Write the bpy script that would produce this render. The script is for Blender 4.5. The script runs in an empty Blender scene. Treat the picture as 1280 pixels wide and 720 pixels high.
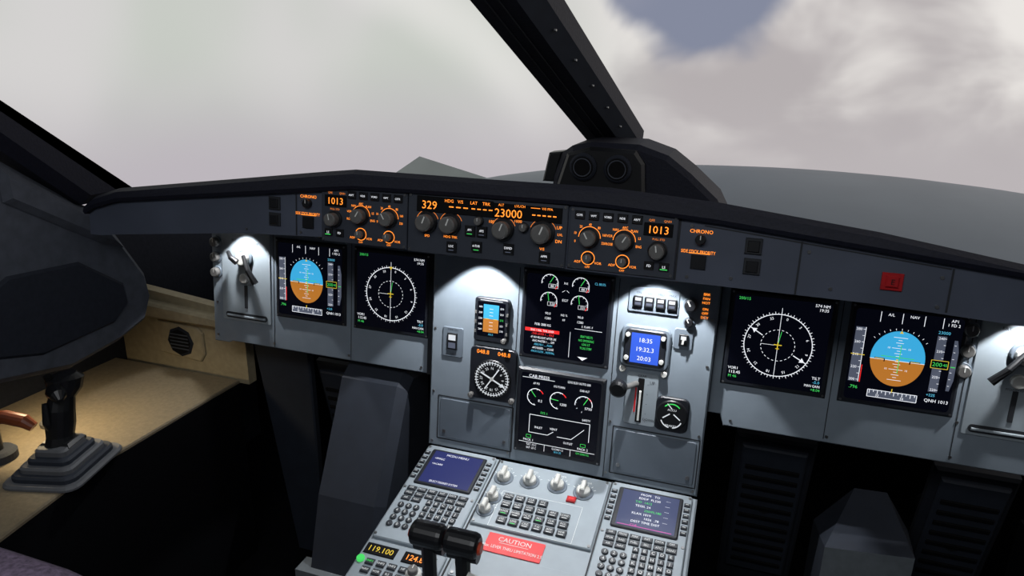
import bpy, math, random
from mathutils import Vector
random.seed(4)
sc=bpy.context.scene
try:
    sc.view_settings.view_transform='Standard'; sc.view_settings.look='None'
except Exception: pass
# ------------------------------------------------------------------ materials
MATS={}
def s2l(c):
    return tuple(((x/255.)/12.92 if x/255.<=.04045 else ((x/255.+.055)/1.055)**2.4) for x in c)
def mat(name,rgb,rough=.5,metal=0,emit=0,var=.12,scale=60,bump=0,spec=.5):
    if name in MATS: return MATS[name]
    m=bpy.data.materials.new(name); m.use_nodes=True; nt=m.node_tree; b=nt.nodes['Principled BSDF']
    col=s2l(rgb)
    b.inputs['Roughness'].default_value=rough; b.inputs['Metallic'].default_value=metal
    b.inputs['Specular IOR Level'].default_value=spec
    if emit:
        b.inputs['Base Color'].default_value=(col[0]*.2,col[1]*.2,col[2]*.2,1)
        b.inputs['Emission Color'].default_value=(*col,1); b.inputs['Emission Strength'].default_value=emit
    else:
        tc=nt.nodes.new('ShaderNodeTexCoord'); n=nt.nodes.new('ShaderNodeTexNoise'); n.inputs['Scale'].default_value=scale; n.inputs['Detail'].default_value=4
        nt.links.new(tc.outputs['Object'],n.inputs['Vector'])
        r=nt.nodes.new('ShaderNodeValToRGB'); r.color_ramp.elements[0].position=.3; r.color_ramp.elements[1].position=.7
        r.color_ramp.elements[0].color=(*[c*(1-var) for c in col],1); r.color_ramp.elements[1].color=(*[min(1,c*(1+var)) for c in col],1)
        nt.links.new(n.outputs['Fac'],r.inputs['Fac']); nt.links.new(r.outputs['Color'],b.inputs['Base Color'])
        if bump:
            bp=nt.nodes.new('ShaderNodeBump'); bp.inputs['Strength'].default_value=bump; bp.inputs['Distance'].default_value=.002
            nt.links.new(n.outputs['Fac'],bp.inputs['Height']); nt.links.new(bp.outputs['Normal'],b.inputs['Normal'])
    MATS[name]=m; return m
PANEL=mat('panel_grey',(126,137,147),.5,var=.06,scale=25)
PEDP=mat('pedestal_grey',(142,152,159),.5,var=.06,scale=25)
PANEL2=mat('panel_grey_dark',(98,108,118),.5,var=.06,scale=25)
SEAM=mat('seam_dark',(30,33,38),.7)
GFACE=mat('glareshield_face',(78,84,98),.42,var=.14,scale=8)
GPANEL=mat('control_panel_face',(54,59,69),.5,var=.06)
PAD=mat('glareshield_padding',(20,22,36),.65,var=.2,scale=200,bump=.3,spec=.35)
BLACK=mat('black_plastic',(18,19,22),.4)
BLACKM=mat('black_matte',(10,10,12),.8,spec=.2)
BEZ=mat('display_bezel',(22,25,32),.45)
KNOB=mat('knob_grey',(100,99,97),.4)
KNOBL=mat('knob_light',(195,195,190),.4)
KEY=mat('key_dark',(42,46,52),.45)
WHITEP=mat('white_paint',(225,225,220),.5)
LEG=mat('key_legend_backlit',(220,224,224),emit=.85)
METAL=mat('screw_metal',(150,150,150),.3,.9)
DARKW=mat('dark_lining',(32,36,46),.8,var=.15,scale=90,bump=.3,spec=.3)
DARKW2=mat('side_lining',(72,76,85),.85,var=.16,scale=45,bump=.5,spec=.3)
BOOT=mat('stick_boot',(88,90,94),.6,var=.1)
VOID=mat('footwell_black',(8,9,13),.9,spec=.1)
FOOT=mat('footwell_panel',(35,41,52),.7,scale=30)
FOOTD=mat('footwell_panel_dark',(25,30,40),.7,scale=30)
CONS=mat('console_beige',(122,110,88),.8,var=.12,scale=120,bump=.4)
CONW=mat('bulkhead_beige',(158,146,118),.8,var=.12,scale=60,bump=.2)
COVER=mat('pedal_cover_grey',(104,111,116),.6)
RED=mat('placard_red',(215,30,34),.5)
REDB=mat('button_red',(170,20,25),.4)
ORK=mat('disconnect_button_orange',(190,70,40),.4)
BROWN=mat('tiller_brown',(130,66,38),.4)
SEATF=mat('seat_sheepskin',(104,90,110),.95,var=.4,scale=150,bump=1)
SCR=mat('screen_black',(6,8,20),.25,emit=.5)
SCRB=mat('screen_blue_dark',(40,46,98),.3,emit=.95)
SCRC=mat('screen_blue_grey',(62,70,104),.3,emit=.95)
E_W=mat('glow_white',(232,235,242),emit=1.1)
E_G=mat('glow_green',(70,220,100),emit=.85)
E_A=mat('glow_amber',(255,140,45),emit=1.7)
E_AD=mat('glow_amber_label',(240,130,48),emit=1.0)
E_C=mat('glow_cyan',(90,190,225),emit=.9)
E_SKY=mat('attitude_sky',(60,170,222),emit=1.0)
E_GND=mat('attitude_ground',(184,116,44),emit=.95)
E_GR=mat('tape_grey',(84,90,106),emit=.85)
E_GW=mat('scale_white',(205,210,215),emit=.95)
E_R=mat('glow_red',(235,40,40),emit=1)
E_M=mat('glow_magenta',(215,80,170),emit=.8)
E_Y=mat('glow_yellow',(230,200,60),emit=.9)
E_LB=mat('screen_blue',(50,92,215),emit=.95)
# ------------------------------------------------------------------ geometry helpers
class Fr:
    def __init__(s,o,U,V,N,k=1.): s.o,s.U,s.V,s.N,s.k=Vector(o),Vector(U),Vector(V),Vector(N),k
    def p(s,u,v,n=0): return s.o+(s.U*u+s.V*v+s.N*n)*s.k
    def sub(s,u,v,n=0,k=1.): return Fr(s.p(u,v,n),s.U,s.V,s.N,s.k*k)
W=Fr((0,0,0),(1,0,0),(0,1,0),(0,0,1))
t6=math.radians(6)
MIP=Fr((0,0,.95),(1,0,0),(0,math.sin(t6),math.cos(t6)),(0,-math.cos(t6),math.sin(t6)))
GL=MIP.sub(.0386,.0427,.30,.8725)
ta=math.radians(11)
PED=Fr((0,-.06,.624),(1,0,0),(0,math.cos(ta),math.sin(ta)),(0,-math.sin(ta),math.cos(ta)))
TC={}
def tmesh(s):
    if s in TC: return TC[s]
    c=bpy.data.curves.new('t','FONT'); c.body=s; c.size=1; c.resolution_u=2; c.align_x='CENTER'
    o=bpy.data.objects.new('t',c); sc.collection.objects.link(o)
    dg=bpy.context.evaluated_depsgraph_get(); dg.update()
    me=bpy.data.meshes.new_from_object(o.evaluated_get(dg))
    r=([(v.co.x,v.co.y) for v in me.vertices],[tuple(p.vertices) for p in me.polygons])
    bpy.data.objects.remove(o); bpy.data.meshes.remove(me); bpy.data.curves.remove(c)
    TC[s]=r; return r
def inset(P,d):
    n=len(P); A=sum(P[i][0]*P[(i+1)%n][1]-P[(i+1)%n][0]*P[i][1] for i in range(n)); sg=1 if A>0 else -1
    out=[]
    for i in range(n):
        a,b,c=P[i-1],P[i],P[(i+1)%n]
        e1=Vector((b[0]-a[0],b[1]-a[1])).normalized(); e2=Vector((c[0]-b[0],c[1]-b[1])).normalized()
        n1=Vector((-e1.y,e1.x))*sg; n2=Vector((-e2.y,e2.x))*sg; m=n1+n2
        if m.length<1e-6: m=n1
        m.normalize(); k=d/max(.35,m.dot(n1)); out.append((b[0]+m.x*k,b[1]+m.y*k))
    return out
class B:
    def __init__(s,name,fr=W,smooth=False): s.name,s.fr=name,fr; s.v,s.f,s.mi,s.ms=[],[],[],[]; s.smooth=smooth
    def M(s,m):
        if m not in s.ms: s.ms.append(m)
        return s.ms.index(m)
    def add(s,pts,faces,m,fr=None,world=False):
        fr=fr or s.fr; b=len(s.v); k=s.M(m)
        for p in pts: s.v.append(Vector(p) if world else fr.p(*p))
        for f in faces: s.f.append(tuple(b+i for i in f)); s.mi.append(k)
    def prism(s,P,n0,n1,m,bev=0,fr=None):
        n=len(P); L=[[(x,y,n0) for x,y in P],[(x,y,n1-(bev if n1>n0 else -bev)) for x,y in P]]
        if bev: L.append([(x,y,n1) for x,y in inset(P,bev)])
        pts=[q for l in L for q in l]; F=[tuple(range(n))[::-1]]
        for j in range(len(L)-1):
            for i in range(n): F.append((j*n+i,j*n+(i+1)%n,(j+1)*n+(i+1)%n,(j+1)*n+i))
        F.append(tuple((len(L)-1)*n+i for i in range(n))); s.add(pts,F,m,fr)
    def box(s,u0,v0,u1,v1,n0,n1,m,bev=0,fr=None):
        u0,u1=min(u0,u1),max(u0,u1); v0,v1=min(v0,v1),max(v0,v1)
        s.prism([(u0,v0),(u1,v0),(u1,v1),(u0,v1)],n0,n1,m,bev,fr)
    def rbox(s,u0,v0,u1,v1,r,n0,n1,m,bev=0,fr=None):
        P=[]
        for cx,cy,a in ((u1-r,v1-r,0),(u0+r,v1-r,90),(u0+r,v0+r,180),(u1-r,v0+r,270)):
            for i in range(5):
                t=math.radians(a+i*22.5); P.append((cx+r*math.cos(t),cy+r*math.sin(t)))
        s.prism(P,n0,n1,m,bev,fr)
    def cyl(s,u,v,r,n0,n1,m,seg=24,bev=0,fr=None):
        s.prism([(u+r*math.cos(2*math.pi*i/seg),v+r*math.sin(2*math.pi*i/seg)) for i in range(seg)],n0,n1,m,bev,fr)
    def rect(s,u0,v0,u1,v1,n,m,fr=None): s.add([(u0,v0,n),(u1,v0,n),(u1,v1,n),(u0,v1,n)],[(0,1,2,3)],m,fr)
    def poly(s,P,n,m,fr=None): s.add([(x,y,n) for x,y in P],[tuple(range(len(P)))],m,fr)
    def line(s,a,b,w,n,m,fr=None):
        d=Vector((b[0]-a[0],b[1]-a[1])); d=d.normalized() if d.length else Vector((1,0)); q=Vector((-d.y,d.x))*w/2
        s.add([(a[0]+q.x,a[1]+q.y,n),(a[0]-q.x,a[1]-q.y,n),(b[0]-q.x,b[1]-q.y,n),(b[0]+q.x,b[1]+q.y,n)],[(0,1,2,3)],m,fr)
    def frame(s,u0,v0,u1,v1,w,n,m,fr=None):
        for a,b in (((u0,v0),(u1,v0)),((u1,v0),(u1,v1)),((u1,v1),(u0,v1)),((u0,v1),(u0,v0))): s.line(a,b,w,n,m,fr)
    def arc(s,u,v,r,w,n,m,a0=0,a1=360,seg=40,dash=False,fr=None):
        for i in range(seg):
            if dash and i%2: continue
            t0=math.radians(a0+(a1-a0)*i/seg); t1=math.radians(a0+(a1-a0)*(i+1)/seg)
            s.add([(u+(r-w/2)*math.cos(t0),v+(r-w/2)*math.sin(t0),n),(u+(r+w/2)*math.cos(t0),v+(r+w/2)*math.sin(t0),n),
                   (u+(r+w/2)*math.cos(t1),v+(r+w/2)*math.sin(t1),n),(u+(r-w/2)*math.cos(t1),v+(r-w/2)*math.sin(t1),n)],[(0,1,2,3)],m,fr)
    def ticks(s,u,v,r0,r1,w,n,m,a0,a1,k,fr=None):
        for i in range(k):
            t=math.radians(a0+(a1-a0)*i/max(1,k-1)); c,q=math.cos(t),math.sin(t); s.line((u+r0*c,v+r0*q),(u+r1*c,v+r1*q),w,n,m,fr)
    def text(s,t,u,v,size,n,m,fr=None,rot=0,wx=1.):
        vs,fs=tmesh(t); size*=1.35; c,q=math.cos(rot),math.sin(rot)
        P=[]
        for x,y in vs:
            x,y=x*size*wx,(y-.35)*size; P.append((u+x*c-y*q,v+x*q+y*c,n))
        s.add(P,fs,m,fr)
    def tube(s,pts,rad,m,seg=14,cap=True,ell=None):
        n=len(pts); R=rad if isinstance(rad,(list,tuple)) else [rad]*n; V=[];F=[]
        for i,p in enumerate(pts):
            p=Vector(p); d=(Vector(pts[min(i+1,n-1)])-Vector(pts[max(i-1,0)])).normalized()
            a=d.cross(Vector((0,0,1)) if abs(d.z)<.9 else Vector((0,1,0))).normalized(); b=d.cross(a)
            e=ell or 1
            for k in range(seg):
                t=2*math.pi*k/seg; V.append(p+a*R[i]*math.cos(t)+b*R[i]*e*math.sin(t))
        for i in range(n-1):
            for k in range(seg): F.append((i*seg+k,i*seg+(k+1)%seg,(i+1)*seg+(k+1)%seg,(i+1)*seg+k))
        if cap: F.append(tuple(range(seg))[::-1]); F.append(tuple((n-1)*seg+k for k in range(seg)))
        s.add(V,F,m,world=True)
    def knob(s,u,v,r,n,h,m,ang=90,skirt=None,fr=None,mark=None):
        if skirt: s.cyl(u,v,r*1.3,n,n+h*.25,skirt,24,h*.06,fr)
        s.cyl(u,v,r,n,n+h,m,20,r*.18,fr)
        t=math.radians(ang); c,q=math.cos(t),math.sin(t)
        s.line((u,v),(u+c*r*.85,v+q*r*.85),r*.16,n+h+.0004,mark or WHITEP,fr)
    def done(s,parent=None):
        me=bpy.data.meshes.new(s.name); me.from_pydata([tuple(v) for v in s.v],[],s.f)
        for m in s.ms: me.materials.append(m)
        me.polygons.foreach_set('material_index',s.mi)
        if s.smooth: me.polygons.foreach_set('use_smooth',[True]*len(me.polygons))
        me.update(); o=bpy.data.objects.new(s.name,me); sc.collection.objects.link(o)
        if parent: o.parent=parent
        return o
# ------------------------------------------------------------------ main instrument panel
b=B('instrument_panel',MIP)
b.prism([(-.872,-.177),(-.83,-.177),(-.82,-.172),(-.305,-.172),(-.305,.15),(-.60,.15),(-.872,.125)],-.02,0,PANEL,.002)
b.prism([(.287,-.155),(.31,-.155),(.318,-.177),(.872,-.177),(.872,.125),(.60,.15),(.287,.15)],-.02,0,PANEL,.002)
b.prism([(-.289,-.325),(.286,-.325),(.286,.17),(-.289,.17)],-.02,.02,PANEL,.003)
b.box(-.305,-.172,-.288,.15,-.02,.004,SEAM)
for u in (-.495,.495): b.line((u,-.17),(u,.12),.0015,.0006,SEAM)
for u in (-.699,.699): b.line((u,-.17),(u,.12),.0015,.0006,SEAM)
for (a,c,d,e) in ((-.268,-.306,-.098,-.208),(.112,-.308,.28,-.208)):
    b.frame(a,c,d,e,.0025,.0206,SEAM); b.rbox(a+.005,c+.005,d-.005,e-.005,.005,.0195,.0225,PANEL2,.001)
    for x in (a+.016,d-.016): b.cyl(x,(c+e)/2-.03,.004,.0225,.024,METAL,12)
b.line((-.1,-.32),(-.1,.09),.0015,.0206,SEAM); b.line((.1,-.32),(.1,.09),.0015,.0206,SEAM)
for u,v in ((-.28,-.315),(-.28,-.2),(-.28,-.06),(-.105,-.2),(.277,-.315),(.277,-.2),(.277,-.06),(.105,-.31),(-.105,-.31),(.105,-.2),(-.28,.03),(.277,.03)):
    b.cyl(u,v,.0028,.02,.0215,METAL,12)
for u,v in ((-.86,-.16),(-.7,-.16),(-.5,-.16),(-.32,-.16),(.33,-.165),(.5,-.165),(.7,-.165),(.86,-.165),(-.86,-.08),(.7,-.1)):
    b.cyl(u,v,.0028,0,.0015,METAL,12)
for s in (-1,1):
    c=s*.775
    b.rbox(c-.068,-.118,c+.068,.115,.004,0,.002,PEDP,.001)
    b.rbox(c-.058,-.112,c+.058,-.098,.006,.002,.0035,SEAM); b.box(c-.054,-.108,c+.054,-.1035,.0035,.007,PEDP,.001)
    b.cyl(c,.035,.021,.002,.008,PANEL2,24,.002); b.knob(c,.035,.015,.008,.014,KNOBL,60)
    b.cyl(c,-.012,.012,.002,.012,KNOBL,20,.002)
    b.box(c-.004,-.085,c+.004,-.03,.002,.004,SEAM)
    for y in (.03,-.006,.066): b.knob(c-.082,y,.011,0,.014,KNOB,90,PANEL2)
    for a0,a1 in (((.012,.045),(.05,-.015)),((-.005,.04),(-.048,-.012)) if s>0 else ((-.03,.05),(.0,.03))):
        p0=MIP.p(c+a0[0],a0[1],.024); p1=MIP.p(c+a1[0],a1[1],.032); b.tube([p0,(p0+p1)/2+Vector((0,-.006,0)),p1],[.0045,.006,.0075],BLACK,10)
    b.text('OFF',c+.03,.07,.006,.0026,SEAM); b.text('BRT',c-.03,.075,.006,.0026,SEAM); b.text('PFD/ND XFR',c,-.028,.004,.0026,SEAM)
b.done()
# ------------------------------------------------------------------ big displays
H=.092
def screen(name,u,v,n0):
    F=MIP.sub(u,v,n0); b=B(name,F)
    b.box(-H,-H,H,H,.0002,.006,BEZ,.004)
    b.rbox(-.083,-.083,.083,.083,.006,.0055,.0062,SCR)
    for x in (-.087,.087):
        for y in (-.087,.087): b.cyl(x,y,.0022,.005,.0065,METAL,10)
    return b
Z=.0068
def pfd(u,v):
    b=screen('attitude_display',u,v,0); cx,cy,r=-.008,.0,.0445
    sky=[];g=[]
    for i in range(33):
        t=math.radians(-4+188*i/32); sky.append((cx+r*.96*math.cos(t),cy+r*1.12*math.sin(t)))
    for i in range(33):
        t=math.radians(184+172*i/32); g.append((cx+r*.96*math.cos(t),cy+r*1.12*math.sin(t)))
    b.poly(sky,Z,E_SKY); b.poly(g,Z,E_GND); b.line(sky[0],sky[-1],.0009,Z+.0002,E_W)
    for k in range(1,9):
        w=.011 if k%4==0 else (.006 if k%2==0 else .003)
        for s in (1,-1): b.line((cx-w,cy+s*k*.0048),(cx+w,cy+s*k*.0048),.0008,Z+.0003,E_W)
    for s in (1,-1):
        b.text('10',cx+.016,cy+s*.0192,.0035,Z+.0003,E_W); b.text('10',cx-.016,cy+s*.0192,.0035,Z+.0003,E_W)
        b.line((cx+s*.036,cy-.002),(cx+s*.02,cy-.002),.0022,Z+.0004,SCR); b.line((cx+s*.02,cy-.002),(cx+s*.02,cy-.007),.0018,Z+.0004,SCR)
        b.line((cx+s*.035,cy-.002),(cx+s*.021,cy-.002),.0009,Z+.0005,E_Y)
    b.box(cx-.0015,cy-.0035,cx+.0015,cy-.0005,Z,Z+.0005,E_Y)
    b.line((cx-.026,cy+.003),(cx+.026,cy+.003),.0012,Z+.0004,E_G); b.line((cx+.003,cy-.026),(cx+.003,cy+.026),.0012,Z+.0004,E_G)
    b.ticks(cx,cy,.0515,.0545,.0008,Z,E_W,40,140,11); b.poly([(cx,cy+.051),(cx-.003,cy+.046),(cx+.003,cy+.046)],Z+.0003,E_Y)
    b.rect(-.08,-.05,-.064,.05,Z,E_GR); b.line((-.064,-.05),(-.064,.05),.001,Z+.0002,E_W)
    for k in range(-4,5):
        b.line((-.068,k*.0115),(-.064,k*.0115),.0008,Z+.0003,E_W)
        if k%2==0: b.text(str(240+k*10),-.0745,k*.0115,.0048,Z+.0003,E_W)
    b.line((-.082,0),(-.06,0),.0013,Z+.0004,E_Y); b.line((-.0615,-.05),(-.0615,-.018),.0015,Z+.0003,E_R)
    b.rect(.047,-.05,.061,.05,Z,E_GR)
    for k in range(-4,5):
        b.line((.058,k*.0115),(.061,k*.0115),.0008,Z+.0003,E_W)
        if k%2==0 and k: b.text(str(230+k*5//2),.0535,k*.0115,.0046,Z+.0003,E_W)
    b.rect(.044,-.007,.07,.007,Z+.0004,SCR); b.frame(.044,-.007,.07,.007,.0009,Z+.0005,E_Y); b.text('200',.0535,0,.0075,Z+.0006,E_G); b.text('40',.0655,0,.005,Z+.0006,E_G)
    b.poly([(.073,-.045),(.078,-.045),(.082,-.025),(.082,.025),(.078,.045),(.073,.045)],Z,E_GR); b.line((.074,-.002),(.081,-.002),.0015,Z+.0003,E_G)
    for k in (-3,-2,-1,1,2,3): b.line((.074,k*.012),(.077,k*.012),.0008,Z+.0003,E_W)
    b.rect(-.046,-.074,.032,-.061,Z,E_GR); b.frame(-.046,-.074,.032,-.061,.001,Z+.0002,E_W)
    for k in range(12): b.line((-.043+k*.0065,-.061),(-.043+k*.0065,-.065 if k%2 else -.068),.001,Z+.0003,E_W)
    b.text('33',-.03,-.0705,.0045,Z+.0003,E_W); b.text('34',.009,-.0705,.0045,Z+.0003,E_W); b.line((cx,-.062),(cx,-.055),.0014,Z+.0004,E_Y)
    for x in (-.044,-.01,.024,.052): b.line((x,.063),(x,.081),.001,Z,E_W)
    b.text('A/L',-.028,.077,.0052,Z,E_W); b.text('NAV',.008,.077,.0052,Z,E_W); b.text('AP1',.069,.078,.0052,Z,E_W); b.text('1 FD 2',.068,.0705,.0052,Z,E_W)
    b.text('.796',-.07,-.06,.0062,Z,E_G); b.text('QNH 1013',.062,-.066,.006,Z,E_W); b.text('23000',.056,.056,.0055,Z,E_C); b.text('+225',.052,-.056,.005,Z,E_C)
    b.done()
def nd(u,v,full):
    b=screen('navigation_display',u,v,0); cx,cy,r=0,-.004,.0585
    b.arc(cx,cy,r,.0014,Z,E_W,seg=60); b.ticks(cx,cy,r,r+.0048,.0009,Z,E_W,0,360,37); b.ticks(cx,cy,r,r+.0028,.0007,Z,E_W,5,365,37)
    for k in range(12):
        t=math.radians(90-k*30-12); b.text(str(k*3),cx+(r-.007)*math.cos(t),cy+(r-.007)*math.sin(t),.0052,Z,E_W,rot=t-math.pi/2)
    b.arc(cx,cy,r*.5,.0009,Z,E_W,seg=48,dash=True)
    b.line((cx,cy-r),(cx,cy+r+.012),.0008,Z,E_W); b.line((cx-r*.5,cy),(cx-r*.1,cy),.0006,Z,E_W)
    b.line((cx-.007,cy+.001),(cx+.007,cy+.001),.0016,Z+.0003,E_Y); b.line((cx,cy-.008),(cx,cy+.006),.0016,Z+.0003,E_Y); b.line((cx-.003,cy-.006),(cx+.003,cy-.006),.0012,Z+.0003,E_Y)
    b.line((cx,cy),(cx+.004,cy+r*.45),.0009,Z+.0002,E_G)
    if full:
        for ang in (150,-28):
            t=math.radians(ang); c,q=math.cos(t),math.sin(t)
            b.line((cx+r*.55*c,cy+r*.55*q),(cx+r*.98*c,cy+r*.98*q),.0016,Z+.0003,E_W)
            h=(cx+r*.8*c,cy+r*.8*q); b.poly([(h[0]+.008*c,h[1]+.008*q),(h[0]-.005*q,h[1]+.005*c),(h[0]+.005*q,h[1]-.005*c)],Z+.0004,E_W)
    else: b.poly([(cx-.004,cy+r+.002),(cx+.004,cy+r+.002),(cx,cy+r-.005)],Z+.0003,E_Y)
    b.text('200/15',-.066,.077,.0056,Z,E_G); b.text('574 NM',.066,.078,.0055,Z,E_W); b.text('19:35',.069,.0705,.0055,Z,E_W)
    b.text('VOR1',-.072,-.057,.0055,Z,E_W); b.text('113.45',-.069,-.065,.0058,Z,E_W); b.text('M 46',-.072,-.073,.0055,Z,E_G)
    b.text('TILT',.072,-.056,.0055,Z,E_W); b.text('-5.0',.073,-.0635,.0055,Z,E_C); b.text('MAN GAIN',.067,-.071,.005,Z,E_W,wx=.8); b.text('+8.04',.073,-.078,.0052,Z,E_G)
    b.done()
pfd(-.599,0); pfd(.599,0); nd(-.395,0,False); nd(.395,0,True)
def gauge(b,u,v,r,val,ang,m=E_W,n=Z):
    b.arc(u,v,r,.0014,n,m,-20,190,24); b.arc(u,v,r,.002,n,E_R,-45,-20,4); b.ticks(u,v,r-.003,r,.0008,n,m,0,180,7)
    t=math.radians(ang); b.line((u,v),(u+r*1.08*math.cos(t),v+r*1.08*math.sin(t)),.0013,n+.0003,E_G)
    b.frame(u-.002,v-.010,u+.017,v-.0025,.0006,n,m); b.text(val,u+.0075,v-.0062,.0052,n+.0002,E_W)
b=screen('engine_display',0,-.001,.02)
for x,val in ((-.036,'88.7'),(.026,'88.7')): gauge(b,x,.068,.0165,val,60)
for x,val in ((-.036,'528'),(.026,'531')): gauge(b,x,.032,.0165,val,100)
for y,a in ((.006,'90.0'),(-.004,'1280')):
    b.text(a,-.036,y,.005,Z,E_W); b.text(a,.03,y,.005,Z,E_W); b.text('N2 %' if y>0 else 'FF',-.003,y,.0045,Z,E_W)
b.text('N1',-.003,.07,.005,Z,E_W); b.text('EGT',-.003,.036,.005,Z,E_W)
b.text('CL 88.0%',.064,.076,.0052,Z,E_C,wx=.8); b.line((-.01,.052),(-.004,.056),.0008,Z,E_W);b.line((.004,.052),(-.001,.056),.0008,Z,E_W)
b.text('FOB: 2880 KG',-.045,-.0185,.0052,Z,E_W,wx=.8); b.text('S  FLAPS  F',.045,-.012,.0045,Z,E_W,wx=.8); b.line((.02,-.018),(.075,-.018),.0008,Z,E_W)
b.rect(-.081,-.0345,-.010,-.0275,Z,E_R); b.text('ENG 1 FAIL  THR LEVER',-.045,-.031,.0044,Z+.0003,E_W,wx=.78); b.text('-THR LEVER 1 ... IDLE',-.044,-.0385,.0048,Z,E_R,wx=.78)
for i,(s,m) in enumerate((('-IF NO RELIGHT AFTER 30S',E_W),('-ENG MASTER 1 ..... OFF',E_W),('-FIRE P/B 1 ..... PUSH',E_C),('-APU BLEED ...... CLOSE',E_W),('-PACK FLOW .. NORMAL',E_C))):
    b.text(s,-.042,-.046-i*.0073,.0046,Z,m,wx=.72)
b.line((.012,-.026),(.012,-.078),.0008,Z,E_W)
for i,s in enumerate(('SEAT BELTS','NO SMOKING','LDG LT','TCAS STBY')): b.text(s,.045,-.032-i*.0078,.0048,Z,E_G,wx=.75)
b.poly([(.03,-.074),(.05,-.074),(.04,-.081)],Z,E_W)
b.done()
b=screen('system_display',0,-.206,.02)
b.text('CAB PRESS',-.045,.077,.0068,Z,E_W); b.line((-.08,.0725),(-.012,.0725),.0009,Z,E_W); b.text('LDG ELEV AUTO 500',.038,.076,.005,Z,E_W,wx=.75)
for x,l,val,an in ((-.05,'AP PSI','8.2',130),(-.002,'V/S FT/MIN','1200',175),(.05,'CAB ALT','5750',60)):
    b.text(l,x,.062,.0046,Z,E_W,wx=.8); b.arc(x,.033,.0175,.0014,Z,E_W,60 if x<.04 else -10,270 if x<.04 else 190,24); b.arc(x,.033,.0175,.002,Z,E_R,30,60,4)
    b.ticks(x,.033,.0145,.0175,.0008,Z,E_W,80,260,5); t=math.radians(an); b.line((x,.033),(x+.0165*math.cos(t),.033+.0165*math.sin(t)),.0013,Z,E_G); b.text(val,x+.01,.026,.0055,Z,E_W)
b.text('SYS 1',-.03,.001,.005,Z,E_G)
for p in (((-.06,-.006),(.066,-.006)),((.066,-.006),(.066,-.045)),((-.06,-.006),(-.06,-.045)),((-.06,-.045),(-.02,-.045)),((.0,-.045),(.03,-.045)),((.04,-.035),(.055,-.02)),((-.02,-.045),(-.008,-.036)),((.03,-.045),(.04,-.035))):
    b.line(p[0],p[1],.0011,Z,E_W)
b.text('INLET',-.04,-.032,.0048,Z,E_W); b.text('VENT',-.008,-.03,.0048,Z,E_W); b.text('OUTLET',.024,-.055,.0048,Z,E_W,wx=.8); b.text('SAFETY',.058,.001,.0048,Z,E_W,wx=.8)
b.text('PACK 1',-.06,-.062,.005,Z,E_W); b.text('PACK 2',.055,-.062,.005,Z,E_W)
for x in (-.06,.055): b.frame(x-.005,-.057,x+.005,-.051,.0008,Z,E_G)
b.line((-.08,-.0675),(.08,-.0675),.0009,Z,E_W); b.line((-.025,-.0675),(-.025,-.082),.0008,Z,E_W); b.line((.03,-.0675),(.03,-.082),.0008,Z,E_W)
b.text('TAT -12 C',-.053,-.072,.0046,Z,E_W,wx=.8); b.text('SAT -23 C',-.053,-.079,.0046,Z,E_W,wx=.8); b.text('G.LOAD 1.2',.003,-.0725,.0046,Z,E_W,wx=.75); b.text('18 H 35',.003,-.079,.0046,Z,E_C,wx=.8); b.text('GW 63000 KG',.055,-.0725,.0046,Z,E_G,wx=.7)
b.done()
# ------------------------------------------------------------------ small centre instruments
C=MIP.sub(0,0,.0202)
b=B('standby_attitude_indicator',C)
b.rbox(-.19,-.071,-.116,.021,.006,0,.01,BEZ,.002); z=.0106; b.box(-.183,-.058,-.124,.013,.009,z,SCR)
b.rect(-.17,-.022,-.137,.008,z+.0003,E_SKY); b.rect(-.17,-.05,-.137,-.022,z+.0003,E_GND)
for k in (-3,-2,-1,1,2,3): b.line((-.157,-.022+k*.007),(-.149,-.022+k*.007),.0008,z+.0005,E_W)
b.line((-.166,-.022),(-.158,-.022),.0014,z+.0006,E_Y); b.line((-.148,-.022),(-.14,-.022),.0014,z+.0006,E_Y)
for k,y in enumerate((-.045,-.034,-.022,-.01,.002)): b.text(str(260-20*k),-.1765,y,.004,z+.0003,E_W); b.text(str(230+k),-.1305,y,.004,z+.0003,E_G if k==2 else E_W)
b.text('1013',-.153,-.0545,.0042,z+.0003,E_C); b.line((-.178,.016),(-.13,.016),.0012,.0101,E_W)
for x in (-.187,-.119):
    for y in (-.05,-.03,-.01): b.box(x-.002,y-.003,x+.002,y+.003,.009,.012,KNOB)
b.knob(-.123,-.064,.0055,.01,.008,KNOB)
b.done()
b=B('radio_magnetic_indicator',C)
b.rbox(-.196,-.196,-.094,-.083,.012,0,.008,BEZ,.002)
b.text('048.8',-.168,-.0935,.0092,.0085,E_A); b.text('048.8',-.122,-.0935,.0092,.0085,E_A)
b.cyl(-.145,-.149,.041,.006,.011,BLACK,40,.002); z=.0115
b.arc(-.145,-.149,.035,.0016,z,E_GW); b.ticks(-.145,-.149,.030,.038,.0016,z,E_GW,0,360,37)
for k in range(12):
    t=math.radians(90-30*k); b.text(str(k*3) if k else 'N',-.145+.0235*math.cos(t),-.149+.0235*math.sin(t),.006,z,E_GW,rot=t-math.pi/2)
b.line((-.17,-.137),(-.12,-.161),.0032,z+.0004,E_GW); b.line((-.16,-.172),(-.13,-.126),.0024,z+.0004,E_GW); b.cyl(-.145,-.149,.004,z,z+.001,KNOBL,16)
b.poly([(-.115,-.164),(-.122,-.155),(-.127,-.162)],z+.0005,E_GW)
b.knob(-.19,-.19,.006,.008,.008,KNOB); b.knob(-.1,-.19,.006,.008,.008,KNOB)
b.done()
b=B('annunciator_switch',C)
b.rbox(-.262,-.117,-.216,-.053,.004,0,.003,PANEL2,.001); b.box(-.25,-.1,-.228,-.065,.003,.007,BLACK,.001)
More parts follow.
